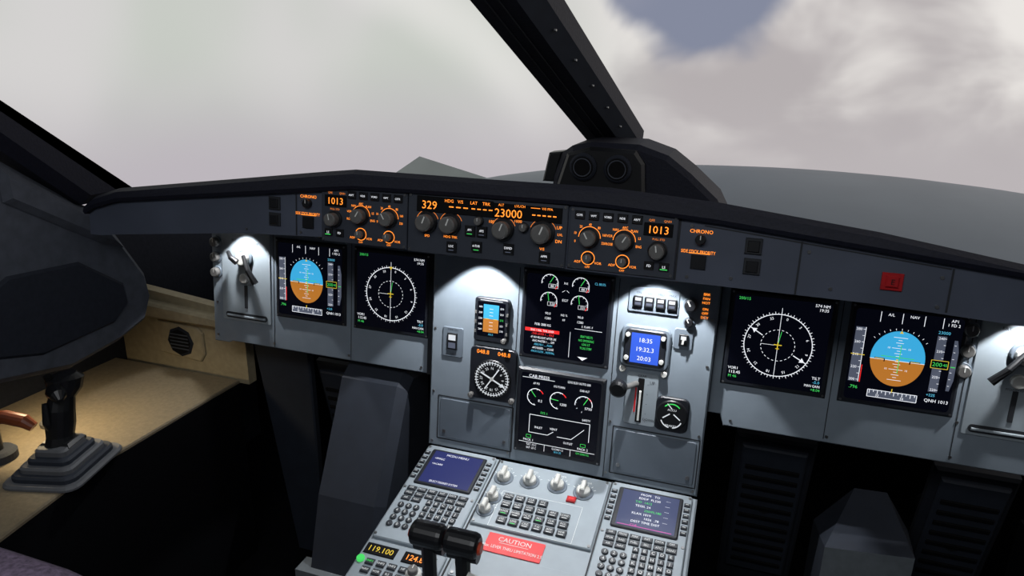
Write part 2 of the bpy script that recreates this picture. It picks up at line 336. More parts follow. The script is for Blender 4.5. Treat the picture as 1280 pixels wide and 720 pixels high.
b.rect(-.247,-.08,-.231,-.068,.0072,E_GW); b.rect(-.247,-.097,-.231,-.085,.0072,E_GR); b.text('TERR ON',-.239,-.058,.0042,.0034,SEAM); b.text('ND',-.239,-.11,.0042,.0034,SEAM)
b.done()
b=B('autobrake_button_panel',C)
b.rbox(.12,.03,.214,.078,.004,0,.003,PANEL2,.001)
for i in range(4):
    x=.13+i*.021; b.box(x,.042,x+.017,.062,.003,.008,BLACK,.001); b.rect(x+.003,.053,x+.014,.059,.0082,E_GW); b.rect(x+.003,.045,x+.014,.05,.0082,E_GR); b.text(('ON','LO','MED','MAX')[i],x+.0085,.068,.0045,.0034,SEAM)
b.knob(.235,.055,.011,0,.014,BLACK,120,PANEL2); b.knob(.235,.022,.008,0,.01,BLACK,120,PANEL2)
for i,y in enumerate((.078,.07,.062,.05,.042,.034)): b.text(('BRK','FAN','HOT','ON','OFF','DCY')[i],.262,y,.005,.0005,E_A)
b.done()
b=B('panel_clock',C)
b.rbox(.112,-.08,.207,.004,.014,0,.008,PANEL2,.003); b.rbox(.12,-.074,.199,-.002,.01,.006,.011,BEZ,.002)
b.rect(.133,-.068,.187,-.009,.0114,E_LB)
b.text('18:35',.16,-.022,.009,.0117,E_W); b.text('19:32.3',.16,-.04,.009,.0117,E_W); b.text('20:03',.16,-.058,.009,.0117,E_W)
for x,y in ((.126,-.014),(.126,-.06),(.193,-.014),(.193,-.06)): b.knob(x,y,.0045,.011,.005,KNOBL)
b.knob(.12,-.085,.006,.0,.01,KNOBL); b.knob(.2,-.085,.006,.0,.01,KNOBL)
b.done()
b=B('anti_skid_switch',C)
b.rbox(.211,-.032,.246,.008,.004,0,.003,PANEL2,.001); b.box(.221,-.024,.237,-.002,.003,.008,BLACK,.001); b.rect(.224,-.012,.234,-.005,.0083,E_GW); b.line((.228,-.02),(.23,-.005),.004,.012,KNOBL)
b.done()
b=B('landing_gear_lever',C)
b.rbox(.13,-.196,.192,-.09,.006,0,.004,PEDP,.001); b.box(.153,-.19,.165,-.1,.004,.0046,BLACKM)
for y in (-.11,-.13,-.15,-.17,-.186): b.text('-',.172,y,.006,.0045,SEAM)
b.box(.157,-.186,.161,-.125,.0046,.008,WHITEP,.0008); b.box(.1485,-.17,.1515,-.12,.004,.0048,RED)
b.text('UP',.18,-.106,.006,.0046,SEAM); b.text('DOWN',.179,-.182,.005,.0046,SEAM)
p=C.p(.15,-.112,.004); q=C.p(.126,-.112,.05); b.tube([p,q],[.006,.005],KNOB,12)
b.tube([q+Vector((-.004,.012,0)),q+Vector((-.004,.008,0)),q+Vector((-.004,-.004,0)),q+Vector((-.004,-.009,0))],[.013,.0165,.0165,.012],BLACK,20)
b.text('GEAR',.16,-.095,.005,.0046,SEAM)
b.done()
b=B('brake_pressure_gauge',C)
b.rbox(.191,-.198,.254,-.129,.012,0,.006,BEZ,.002); b.cyl(.2225,-.163,.03,.004,.01,BLACK,36,.002); z=.0104
b.arc(.2225,-.168,.02,.0022,z,E_GW,200,260,10); b.arc(.2225,-.168,.02,.0022,z,E_GW,280,340,10); b.arc(.2225,-.158,.018,.0022,z,E_G,40,140,10)
b.line((.2225,-.15),(.213,-.14),.0016,z+.0002,E_GW); b.line((.219,-.16),(.206,-.17),.0022,z+.0002,E_GW); b.line((.226,-.16),(.239,-.17),.0022,z+.0002,E_GW)
b.text('ACCU',.2225,-.152,.0045,z,E_GW); b.text('BRAKES',.2225,-.184,.0045,z,E_GW)
b.done()
# ------------------------------------------------------------------ glareshield
ST=[(-1.07,.150,.125,.080),(-1.045,.167,.14,.080),(-.977,.189,.160,.088),(-.663,.231,.197,.120),(-.47,.257,.220,.130),(-.397,.266,.228,.122),(-.284,.266,.230,.122),(-.146,.266,.232,.121),(.023,.267,.233,.120),(.093,.267,.232,.120),(.269,.256,.222,.120),(.507,.230,.200,.119),(.699,.201,.182,.111),(.85,.180,.160,.10),(1.0,.16,.14,.09)]
b=B('glareshield',GL)
secs=[]
for u,vt,vp,vb in ST:
    un=min(.160,vt-.066)
    secs.append([(u,vb,0),(u,vp,0),(u,vp+.001,.012),(u,vp+.008,.016),(u,vt-.008,.013),(u,vt,.0),(u,vt-.002,-.012),(u,vt-.055,-.36),(u,vt-.20,-.95),(u,vt-.28,-.95),(u,un-.01,-.37),(u,un,-.06),(u,max(vb+.004,vb),-.02)])
n=len(secs[0])
for j in range(n):
    m=GFACE if j in (0,) else PAD
    if j in (9,10,11,12): m=DARKW
    pts=[s[j] for s in secs]+[s[(j+1)%n] for s in secs]; k=len(secs)
    b.add(pts,[(i,i+1,k+i+1,k+i) for i in range(k-1)],m)
b.add(secs[0],[tuple(range(n))],PAD); b.add(secs[-1],[tuple(range(n))[::-1]],PAD)
for x,y0,y1 in ((-.53,.128,.21),(-.465,.13,.216),(.211,.122,.224),(.613,.118,.185),(.4,.12,.205)): b.line((x,y0),(x,y1),.003,.0008,SEAM)
b.line((.25,.217),(.61,.184),.002,.0008,SEAM)
for x,y in ((.23,.215),(.23,.13),(.4+.012,.19),(.6,.17),(.6,.125),(-.52,.2),(-.52,.135),(.3,.135),(.45,.135),(-.65,.13)): b.cyl(x,y,.0028,0,.002,METAL,10)
for x,y in ((-.580,.188),(-.580,.156),(.329,.191),(.330,.158)):
    b.box(x-.013,y-.013,x+.013,y+.013,0,.004,SEAM,.001); b.box(x-.009,y-.009,x+.009,y+.009,.004,.007,BLACK,.001)
for x in (-.502,.246):
    b.text('CHRONO',x,.207,.0062,.001,E_A); b.knob(x,.194,.0085,0,.012,BLACK); b.text('SIDE STICK PRIORITY',x-.002,.173,.0058,.001,E_A,wx=.75)
    b.box(x-.012,.145,x+.012,.168,0,.005,BLACK,.001); b.line((x-.017,.1705),(x+.017,.1705),.0012,.001,E_A)
b.box(.519,.143,.549,.17,0,.004,REDB,.001); b.box(.525,.148,.543,.165,.004,.008,REDB,.002); b.text('E',.534,.157,.009,.009,BLACK)
b.done()
Z1=.0062
def efis(name,cx,flip):
    s=-1 if flip else 1
    b=B(name,GL); X=lambda d: cx+s*d
    b.box(cx-.092,.124,cx+.092,.231,.0002,.006,GPANEL,.0015)
    for x in (-.087,.087):
        for y in (.129,.226): b.cyl(cx+x,y,.0025,.006,.0075,METAL,10)
    d=X(.06); b.box(d-.024,.193,d+.024,.215,.006,.008,BLACKM,.001); b.text('1013',d,.204,.0135,.0084,E_A)
    b.text('QFE',d-.012,.219,.004,Z1,E_AD);b.text('QNH',d+.014,.219,.004,Z1,E_AD)
    b.knob(X(.062),.169,.0125,.006,.022,KNOB,100,BLACK); b.text('PULL STD',X(.062),.188,.0036,Z1,E_AD)
    for x,lab in ((-.055,('0','10','20','40','80','160','320')),(.005,('ROSE','VOR','NAV','ARC','PLAN','LS','ENG'))):
        b.knob(X(x),.180,.0135,.006,.022,KNOB,120 if x<0 else 60,BLACK)
        for i in range(7):
            t=math.radians(200-i*36.6); b.text(lab[i],X(x)+.0265*math.cos(t),.180+.0225*math.sin(t),.0046,Z1,E_A,wx=.8)
        b.arc(X(x),.180,.0190,.0010,Z1,E_A,0,180,16)
        b.knob(X(x),.1445,.0075,.006,.014,KNOB,90,BLACK); b.arc(X(x),.1445,.0115,.0013,Z1,E_A,0,360,20)
        b.text('ADF',X(x)-.018,.137,.0046,Z1,E_A); b.text('VOR',X(x)+.018,.137,.0046,Z1,E_A); b.text('OFF',X(x),.129,.0038,Z1,E_A)
    for i in range(5):
        x=X(-.074)+s*i*.0245; b.box(x-.0085,.211,x+.0085,.225,.006,.010,BLACK,.001); b.text(('CSTR','WPT','VORD','NDB','ARPT')[i],x,.218,.0038,.0104,E_W,wx=.9)
    for x in (.05,.075): b.box(X(x)-.008,.136,X(x)+.008,.150,.006,.010,BLACK,.001); b.text('FD' if x<.06 else 'LS',X(x),.143,.0045,.0104,E_W)
    b.rect(X(.075)-.006,.138,X(.075)+.006,.1395,.0105,E_G)
    b.done()
efis('display_control_panel',-.377,True); efis('display_control_panel',.117,False)
b=B('autopilot_control_panel',GL)
b.box(-.283,.122,.022,.233,.0002,.006,GPANEL,.0015)
for x in (-.278,.017):
    for y in (.127,.228): b.cyl(x,y,.0025,.006,.0075,METAL,10)
b.box(-.265,.199,-.115,.228,.006,.008,BLACKM,.001); b.box(-.115,.199,.012,.226,.006,.008,BLACKM,.001)
b.text('329',-.239,.2125,.0155,.0084,E_A); b.text('23000',-.086,.2095,.0155,.0084,E_A)
for x,l in ((-.2,'HDG'),(-.178,'V/S'),(-.152,'LAT'),(-.128,'TRK')): b.text(l,x,.2225,.006,.0084,E_A)
for x in (-.2,-.186,-.172): b.rect(x,.211,x+.009,.2130,.0084,E_A)
for i in range(4): b.rect(-.156+i*.011,.211,-.149+i*.011,.2130,.0084,E_A)
for i in range(5): b.rect(-.042+i*.0095,.2095,-.036+i*.0095,.2115,.0084,E_A)
b.text('ALT',-.1,.2235,.0045,.0084,E_A); b.text('LVL/CH',-.065,.2235,.0045,.0084,E_A); b.text('V/S FPA',-.015,.2225,.0045,.0084,E_A); b.line((-.045,.2225),(-.028,.2225),.001,.0084,E_A)
for x,r in ((-.243,.0155),(-.196,.0155),(-.094,.0155),(-.021,.017)):
    b.knob(x,.180,r,.006,.024,KNOB,70,BLACK); b.arc(x,.18,r*1.45,.001,Z1,E_AD,20,160,14)
b.text('SPD',-.243,.155,.0046,Z1,E_A); b.text('HDG TRK',-.196,.157,.0046,Z1,E_A)
b.text('100',-.118,.192,.0055,Z1,E_A); b.text('1000',-.068,.197,.0055,Z1,E_A); b.text('UP',.008,.192,.006,Z1,E_A); b.text('LVL',.010,.180,.0045,Z1,E_A); b.text('DN',.008,.168,.006,Z1,E_A); b.text('V/S',-.021,.152,.005,Z1,E_A)
b.knob(-.141,.191,.007,.006,.012,KNOB,90,BLACK); b.knob(-.056,.187,.007,.006,.012,KNOB,90,BLACK)
for x,y,l in ((-.192,.139,'LOC'),(-.157,.172,'AP1'),(-.134,.172,'AP2'),(-.143,.144,'A/THR'),(-.082,.146,'EXPED'),(-.015,.138,'APPR')):
    b.box(x-.0095,y-.0095,x+.0095,y+.0095,.006,.011,BLACK,.001); b.text(l,x,y+.002,.0044,.0114,E_W,wx=.85); b.rect(x-.005,y-.006,x+.005,y-.0048,.0114,E_G if l in('AP1','A/THR') else E_GR)
b.text('HDG V/S',-.145,.209-.003,.004,Z1,E_A)
b.done()
# ------------------------------------------------------------------ windscreen posts, compass housing
b=B('windshield_post')
def beam(b,p0,p1,w0,w1,d,m,m2):
    p0,p1=Vector(p0),Vector(p1); ax=(p1-p0).normalized(); rt=Vector((1,0,0)); rt=(rt-ax*rt.dot(ax)).normalized(); up=rt.cross(ax)
    if up.z<0: up=-up
    V=[]
    for p,w in ((p0,w0),(p1,w1)):
        for x,y in ((-.5,0),(-.42,-.35),(.26,-.35),(.5,0),(.5,.5),(-.5,.5)): V.append(p+rt*w*x+up*d*y)
    b.add(V,[(0,1,7,6),(1,2,8,7),(3,4,10,9),(4,5,11,10),(5,0,6,11),(0,5,4,3,2,1),(6,7,8,9,10,11)],m,world=True)
    b.add(V,[(2,3,9,8)],m2,world=True)
    for i in range(8):
        q=p0+(p1-p0)*(i+.5)/8+rt*(w0+w1)/2*.40-up*d*.15; b.tube([q,q-up*.003],.0035,METAL,8)
    for x in (-.2,.0): 
        q0=p0+rt*w0*x-up*d*.352; q1=p1+rt*w1*x-up*d*.352; b.tube([q0,q1],.0015,SEAM,6)
beam(b,(.020,.34,1.255),(-.066,-.42,1.59),.106,.100,.07,PAD,FOOT)
b.done()
def slab(b,P,x0,x1,m,bev=.006):
    b.prism(P,x0,x1,m,bev,fr=Fr((0,0,0),(0,1,0),(0,0,1),(1,0,0)))
PP=[(-.13,1.14),(-.12,1.155),(-.154,1.165),(-.375,1.345),(-.9,1.78),(-.98,1.78),(-.391,1.262),(-.25,1.14)]
b=B('windshield_post'); slab(b,PP,-1.02,-.93,PAD,.02); b.done()
b=B('windshield_post'); slab(b,PP,1.02,.93,PAD,.02); b.done()
b=B('standby_compass_housing')
XZ=Fr((0,.1,0),(1,0,0),(0,0,1),(0,-1,0))
b.prism([(-.07,1.15),(.28,1.15),(.258,1.189),(.205,1.234),(.16,1.266),(.102,1.284),(.007,1.284),(-.03,1.275),(-.05,1.26),(-.066,1.21)],-.12,.02,PAD,.01,fr=XZ)
b.prism([(-.09,1.2),(-.066,1.2),(-.05,1.262),(-.078,1.258)],-.03,.01,BLACK,.003,fr=XZ)
b.prism([(-.062,1.17),(.125,1.17),(.118,1.25),(.1,1.274),(.01,1.276),(-.035,1.262)],.02,.035,BLACK,.006,fr=XZ)
for x in (.0,.068):
    b.cyl(x,1.238,.027,.03,.045,DARKW,28,.004,fr=XZ); b.cyl(x,1.238,.021,.045,.047,BLACKM,28,.001,fr=XZ); b.arc(x,1.238,.017,.002,.0475,DARKW2,fr=XZ)
b.done()
# ------------------------------------------------------------------ pedestal
b=B('centre_pedestal',PED)
b.box(-.288,-1.05,.288,.008,-.03,0,PEDP,.003)
b.box(-.122,-1.0,-.119,.006,0,.0015,SEAM); b.box(.119,-1.0,.122,.006,0,.0015,SEAM)
b.box(-.115,-.62,.115,-.33,0,.03,PANEL2,.01)
for x in (-.05,-.02,.02,.05): b.box(x-.004,-.6,x+.004,-.35,.03,.0305,BLACKM)
for s in (-1,1): b.box(s*.205-.078,-.60,s*.205+.078,-.37,0,.004,PANEL2,.001)
b.rbox(-.113,-.30,.113,-.235,.004,0,.003,PEDP,.001)
for x in (-.106,.106):
    for y in (-.242,-.293): b.cyl(x,y,.003,.003,.0045,METAL,10)
b.add([(-.26,-.07,.585),(.26,-.07,.585),(.26,-1.05,.40),(-.26,-1.05,.40),(-.26,-.07,.101),(.26,-.07,.101),(.26,-1.05,.101),(-.26,-1.05,.101)],[(0,1,5,4),(1,2,6,5),(2,3,7,6),(3,0,4,7),(4,5,6,7),(0,1,2,3)],FOOTD,world=True)
b.done()
def mcdu(cx,active):
    F=PED.sub(cx,0,0.0002); b=B('flight_management_keypad',F)
    b.rbox(-.078,-.262,.078,.002,.006,0,.008,PEDP,.002)
    b.rbox(-.062,-.116,.062,-.012,.004,.008,.012,BEZ,.002); b.rect(-.053,-.111,.055,-.018,.0124,SCRC if active else SCRB)
    z=.0128
    if not active:
        b.text('MCDU MENU',0,-.026,.0062,z,E_W); b.text('<FMGC',-.035,-.04,.0052,z,E_W); b.text('<ACARS',-.034,-.056,.0048,z,E_W)
        b.text('SELECT DESIRED SYSTEM',0,-.105,.0052,z,E_W,wx=.8)
    else:
        L=[('FROM   TO',E_W,0),('EDDF  FL230',E_W,0),('T/D  1412',E_G,-.01),('TEGIL 24',E_W,-.01),('250/FL180',E_G,.01),('KLAX 1019',E_W,-.01),('1026  .78',E_W,.01),('DEST TIME DIST',E_W,0),('CLR',E_M,-.02)]
        for i,(s,m,x) in enumerate(L): b.text(s,x,-.025-i*.0101,.0056,z,m)
        for i in range(5): b.text('----',.035,-.03-i*.014,.005,z,E_W)
        b.rect(-.05,-.109,.05,-.1075,z,E_M)
    for i in range(6):
        for s in (-1,1): b.box(s*.07-.0055,-.03-i*.0145,s*.07+.0055,-.0225-i*.0145,.008,.012,KEY,.0012); b.rect(s*.07-.003,-.0268-i*.0145,s*.07+.003,-.0257-i*.0145,.0122,LEG)
    for r in range(3):
        for c in range(6 if r<2 else 2):
            x=-.066+c*.0222; y=-.131-r*.014; b.box(x,y-.0052,x+.019,y+.0052,.008,.0115,KEY,.001)
            b.text(['DIR','PROG','PERF','INIT','DATA','OFF','FPLN','RAD','FUEL','SEC','ATC','MENU','AIR','NAV'][r*6+c],x+.0095,y,.0048,.0118,LEG,wx=.85)
    for r in range(4):
        for c in range(3):
            x=-.058+c*.0165; y=-.178-r*.0165; b.cyl(x,y,.0064,.008,.012,KEY,14,.001); b.text('123456789.0/'[r*3+c],x,y,.0065,.0123,LEG)
    for r in range(6):
        for c in range(5):
            x=-.006+c*.0155; y=-.160-r*.0155; b.box(x-.0055,y-.0055,x+.0055,y+.0055,.008,.012,KEY,.001); b.text('ABCDEFGHIJKLMNOPQRSTUVWXYZ/-+.'[r*5+c],x,y,.0065,.0123,LEG)
    for x in (-.073,.073):
        for y in (-.006,-.255,-.13): b.cyl(x,y,.003,.008,.0095,METAL,10)
    b.done()
mcdu(-.204,False); mcdu(.201,True)
b=B('system_control_panel',PED)
b.box(-.117,-.178,.117,0,.0002,.006,PEDP,.0015)
for i,(x,y,r) in enumerate(((-.093,-.05,.015),(-.039,-.046,.015),(.018,-.043,.015),(.072,-.046,.015),(-.096,-.108,.013),(-.1,-.142,.013))):
    b.cyl(x,y,r*1.35,.006,.008,PANEL2,28,.001); b.cyl(x,y,r*.9,.008,.018,KNOBL,24,.002); b.box(x-.0045,y-r*.9,x+.0045,y+r*.9,.018,.03,KNOBL,.002)
    b.ticks(x,y,r*1.45,r*1.75,.0012,.0065,LEG,30,150,6)
    b.text(('UPPER','SPEED','LOWER','RADAR','OFF','BRT')[i],x,y+r*1.95,.0052,.0066,LEG)
for r in range(4):
    for c in range(6):
        if r==0 and c>3: continue
        x=-.066+c*.0235+r*.002; y=-.098-r*.0205; b.box(x-.0092,y-.0072,x+.0092,y+.0072,.006,.011,KEY,.0012)
        b.text(['TOCFG','EMER','CLR','STS','ENG','BLEED','PRESS','ELEC','HYD','FUEL','APU','COND','DOOR','WHEEL','F/CTL','ALL','CLR','RCL','STS','LDG','CRZ','T.O','ADF','VOR'][r*6+c],x,y+.001,.0050,.0114,LEG,wx=.9)
        b.rect(x-.005,y-.0058,x+.005,y-.0042,.0114,E_G if (r,c) in ((2,3),(3,1),(2,0)) else LEG)
b.box(.045,-.078,.063,-.064,.006,.011,REDB,.0012); b.rect(.049,-.073,.059,-.069,.0114,E_R)
b.frame(-.082,-.176,.08,-.084,.0008,.0064,LEG)
for x in (-.112,.112):
    for y in (-.006,-.172): b.cyl(x,y,.003,.006,.0075,METAL,10)
b.done()
b=B('caution_placard',PED)
b.rbox(-.073,-.230,.036,-.187,.002,.0002,.002,RED); b.text('CAUTION',-.02,-.198,.0105,.0024,LEG); b.text('Max. LEVER THRU LIMITATION 2.5',-.02,-.217,.0072,.0024,LEG,wx=.78); b.line((-.048,-.2065),(.008,-.2065),.0009,.0024,LEG)
b.done()
def radio(cx):
    b=B('radio_panel',PED.sub(cx,0,.0002))
    b.box(-.078,-.36,.078,-.268,0,.007,PEDP,.0015)
    for x,t in ((-.043,'119.100'),(.033,'124.850')): b.box(x-.031,-.302,x+.031,-.278,.007,.009,BLACKM,.001); b.text(t,x,-.290,.0125,.0094,E_Y if x<0 else E_A,wx=.95)
    b.cyl(-.070,-.316,.0075,.007,.012,E_G,16,.001); b.knob(.045,-.333,.014,.007,.024,KNOBL,90,BLACK); b.knob(.045,-.333,.009,.031,.01,KNOB)
    for r in range(2):
        for c in range(4):
            x=-.05+c*.022; y=-.318-r*.018; b.box(x-.008,y-.006,x+.008,y+.006,.007,.011,KEY,.001); b.text(['VHF1','VHF2','VHF3','HF','NAV','VOR','ILS','ADF'][r*4+c],x,y,.0048,.0114,E_G if c==0 and r==0 else LEG)
    b.done()
radio(-.204); radio(.201)
b=B('thrust_lever',W,smooth=False)
for x in (-.092,-.036):
    y,z=-.468,.738
    b.tube([(x+.012,y-.03,.55),(x+.01,y-.015,.62),(x,y,.72)],[.011,.011,.012],BLACK,10)
    b.tube([(x-.027,y,z),(x-.024,y,z),(x-.018,y,z),(x+.018,y,z),(x+.024,y,z),(x+.027,y,z)],[.014,.0185,.020,.020,.0185,.014],BLACK,20)
    b.tube([(x-.024,y+.006,z-.022),(x+.024,y+.006,z-.022)],[.012,.012],BLACK,14)
b.tube([(-.010,-.468,.735),(-.005,-.468,.735)],[.011,.008],ORK,14); b.tube([(-.123,-.468,.735),(-.119,-.468,.735)],[.008,.011],ORK,14)
b.tube([(-.02,-.49,.70),(.01,-.49,.69),(.012,-.495,.64),(.0,-.5,.575)],[.007,.008,.008,.008],KNOBL,12)
b.done()
# ------------------------------------------------------------------ side console, sidestick, tiller, vent wall
b=B('side_console')
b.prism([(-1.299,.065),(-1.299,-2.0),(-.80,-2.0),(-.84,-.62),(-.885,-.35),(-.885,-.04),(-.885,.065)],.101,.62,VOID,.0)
b.prism([(-1.299,.065),(-1.299,-2.0),(-.80,-2.0),(-.84,-.62),(-.887,-.35),(-.887,-.04),(-.885,.065)],.62,.628,CONS,.003)
b.done()
b=B('sidestick')
x,y,z=-.938,-.395,.6285
F=Fr((x,y,z),(.96,.28,0),(-.28,.96,0),(0,0,1))
for i,(s,h0,h1) in enumerate(((.09,0,.008),(.076,.008,.02),(.063,.02,.032),(.05,.032,.044),(.038,.044,.058))):
    b.rbox(-s*.85,-s,s*.85,s,s*.3,h0,h1,BOOT if i%2==0 else FOOT,.004,fr=F)
b.tube([(x,y,z+.05),(x,y+.003,z+.07),(x,y+.008,z+.095),(x+.002,y+.012,z+.125),(x+.002,y+.02,z+.15),(x,y+.03,z+.166),(x,y+.034,z+.184),(x,y+.034,z+.192)],[.024,.021,.023,.022,.020,.027,.029,.018],BLACK,16,ell=1.3)
b.tube([(x+.012,y+.0,z+.17),(x+.036,y-.012,z+.17),(x+.043,y-.016,z+.163)],[.017,.014,.006],BLACK,12)
b.tube([(x,y-.012,z+.08),(x+.004,y-.022,z+.11),(x+.002,y-.018,z+.15)],[.004,.008,.005],BLACK,10)
b.tube([(x-.004,y+.005,z+.183),(x-.004,y+.002,z+.2)],[.006,.0075],BLACKM,12)
b.box(-.032,-.022,.032,.032,.05,.062,BLACK,.006,fr=F)
b.done()
b=B('steering_tiller')
b.cyl(-1.09,-.42,.035,.6285,.65,FOOT,28,.006); b.tube([(-1.09,-.42,.65),(-1.09,-.42,.70)],.012,BLACK,14)
b.tube([(-1.16,-.42,.70),(-1.12,-.42,.715),(-1.06,-.41,.725),(-1.02,-.40,.718),(-1.005,-.395,.705)],[.012,.014,.014,.014,.01],BROWN,14)
b.done()
b=B('console_selector_knob'); b.cyl(-1.12,-.28,.02,.6285,.64,KNOB,20,.003); b.cyl(-1.12,-.28,.012,.64,.655,KNOBL,20,.003); b.done()
b=B('front_side_bulkhead')
VW=Fr((0,.10,0),(1,0,0),(0,0,1),(0,-1,0))
b.prism([(-1.299,.60),(-.885,.60),(-.885,.80),(-1.299,.84)],-.03,.0,CONW,.0,fr=VW)
b.prism([(-1.299,.76),(-.885,.76),(-.885,.785),(-1.299,.81)],-.0,.03,CONW,.006,fr=VW)
b.done()
b=B('air_vent',VW)
P=[(-1.165,.655),(-1.03,.645),(-1.015,.668),(-1.015,.728),(-1.03,.742),(-1.165,.748)]
b.prism(P,.0003,.008,CONW,.003); b.cyl(-1.09,.696,.043,.008,.012,DARKW,8,.003); b.cyl(-1.09,.696,.036,.012,.013,BLACKM,8)
for k in range(5): b.box(-1.12,.676+k*.01,-1.06,.679+k*.01,.013,.0145,DARKW2)
b.done()
LP=[(-.252,1.145),(-.20,1.12),(-.105,.955),(-.098,.90),(-.121,.85),(-.20,.825),(-.322,.81),(-.473,.84),(-2.0,.84),(-2.0,1.28),(-.42,1.27)]
b=B('side_lining_panel')
slab(b,LP,-1.03,-.96,DARKW2,.012)
slab(b,[(-.27,1.03),(-.17,.955),(-.165,.905),(-.21,.87),(-.38,.86),(-.52,.90),(-.52,.99),(-.42,1.04)],-.9602,-.954,DARKW,.01)
slab(b,[(-.25,1.135),(-.215,1.12),(-.16,1.03),(-.21,1.05),(-.40,1.17),(-.40,1.24)],-.9602,-.945,DARKW2,.012)
b.done()
b=B('side_lining_panel'); slab(b,LP,1.03,.96,DARKW2,.012); b.done()
b=B('side_console')
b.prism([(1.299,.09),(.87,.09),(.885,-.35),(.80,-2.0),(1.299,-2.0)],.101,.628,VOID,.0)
b.done()
# ------------------------------------------------------------------ footwells
b=B('rudder_pedal_housing')
V=[(.525,-.05,.575),(.674,-.05,.59),(.590,.12,.612),(.650,.12,.615),(.525,.12,.52),(.70,.12,.54),(.525,-.05,.101),(.674,-.05,.101),(.525,.12,.101),(.70,.12,.101)]
b.add(V,[(0,1,3,2),(0,2,4),(1,5,3),(2,3,5,4),(0,4,8,6),(1,7,9,5),(4,5,9,8)],FOOT,world=True)
b.add(V,[(0,6,7,1)],COVER,world=True)
b.done()
b=B('rudder_pedal_housing')
S=Fr((0,0,0),(0,1,0),(0,0,1),(1,0,0))
b.prism([(.02,.76),(-.02,.735),(-.14,.50),(-.20,.30),(-.20,.101),(.12,.101),(.12,.74)],-.52,-.36,FOOT,.02,fr=S)
b.prism([(-.205,.34),(-.205,.101),(-.10,.101),(-.16,.34)],-.55,-.38,COVER,.01,fr=S)
b.done()
for x,w in ((.43,.13),(.80,.12),(-.62,.12)):
    b=B('rudder_pedal')
    F=Fr((x,.16,.56),(1,0,0),(0,-.25,.97),(0,-.97,-.25))
    b.box(-w*.62,-.34,w*.62,.13,-.02,.0,FOOTD,.006,fr=F)
    b.box(-w*.5,-.28,w*.5,.11,0,.012,FOOT,.004,fr=F)
    for j in range(11): b.box(-w*.42,-.25+j*.03,w*.42,-.24+j*.03,.012,.016,BLACKM,.001,fr=F)
    b.tube([(x,.17,.50),(x,.40,.45)],.02,BLACK,12)
    b.done()
b=B('footwell_side_panel')
b.prism([(-.875,.76),(-.70,.76),(-.695,.45),(-.70,.101),(-.78,.101)],-.03,-.01,FOOT,.004,fr=VW)
b.done()
# ------------------------------------------------------------------ pilot seat
b=B('pilot_seat',smooth=True)
def pill(b,c,sz,m,seg=20,e=.45):
    V=[];F=[];R=12
    f=lambda t: math.copysign(abs(t)**e,t)
    for i in range(R+1):
        ph=-math.pi/2+math.pi*i/R
        for k in range(seg):
            th=2*math.pi*k/seg; V.append((c[0]+sz[0]*f(math.cos(ph))*f(math.cos(th)),c[1]+sz[1]*f(math.cos(ph))*f(math.sin(th)),c[2]+sz[2]*f(math.sin(ph))))
    for i in range(R):
        for k in range(seg): F.append((i*seg+k,i*seg+(k+1)%seg,(i+1)*seg+(k+1)%seg,(i+1)*seg+k))
    b.add(V,F,m,world=True)
pill(b,(-.54,-.825,.585),(.235,.07,.245),SEATF); pill(b,(-.54,-.59,.36),(.22,.23,.07),SEATF); pill(b,(-.54,-.62,.21),(.16,.18,.11),DARKW)
b.done()
# ------------------------------------------------------------------ cockpit shell
def room(name,P,m):
    b=B(name); b.add(P,[(0,1,2,3),(4,5,6,7),(0,1,5,4),(1,2,6,5),(2,3,7,6),(3,0,4,7)],m,world=True); b.done()
def bx(x0,x1,y0,y1,z0,z1): return [(x0,y0,z0),(x1,y0,z0),(x1,y1,z0),(x0,y1,z0),(x0,y0,z1),(x1,y0,z1),(x1,y1,z1),(x0,y1,z1)]
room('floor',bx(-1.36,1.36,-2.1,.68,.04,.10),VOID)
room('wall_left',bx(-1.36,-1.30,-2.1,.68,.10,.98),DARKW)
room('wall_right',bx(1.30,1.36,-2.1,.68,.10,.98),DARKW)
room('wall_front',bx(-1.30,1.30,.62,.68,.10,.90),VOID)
room('wall_back',bx(-1.36,1.36,-2.16,-2.1,.04,2.0),DARKW)
room('ceiling',bx(-1.36,1.36,-2.1,-.75,1.95,2.0),DARKW)
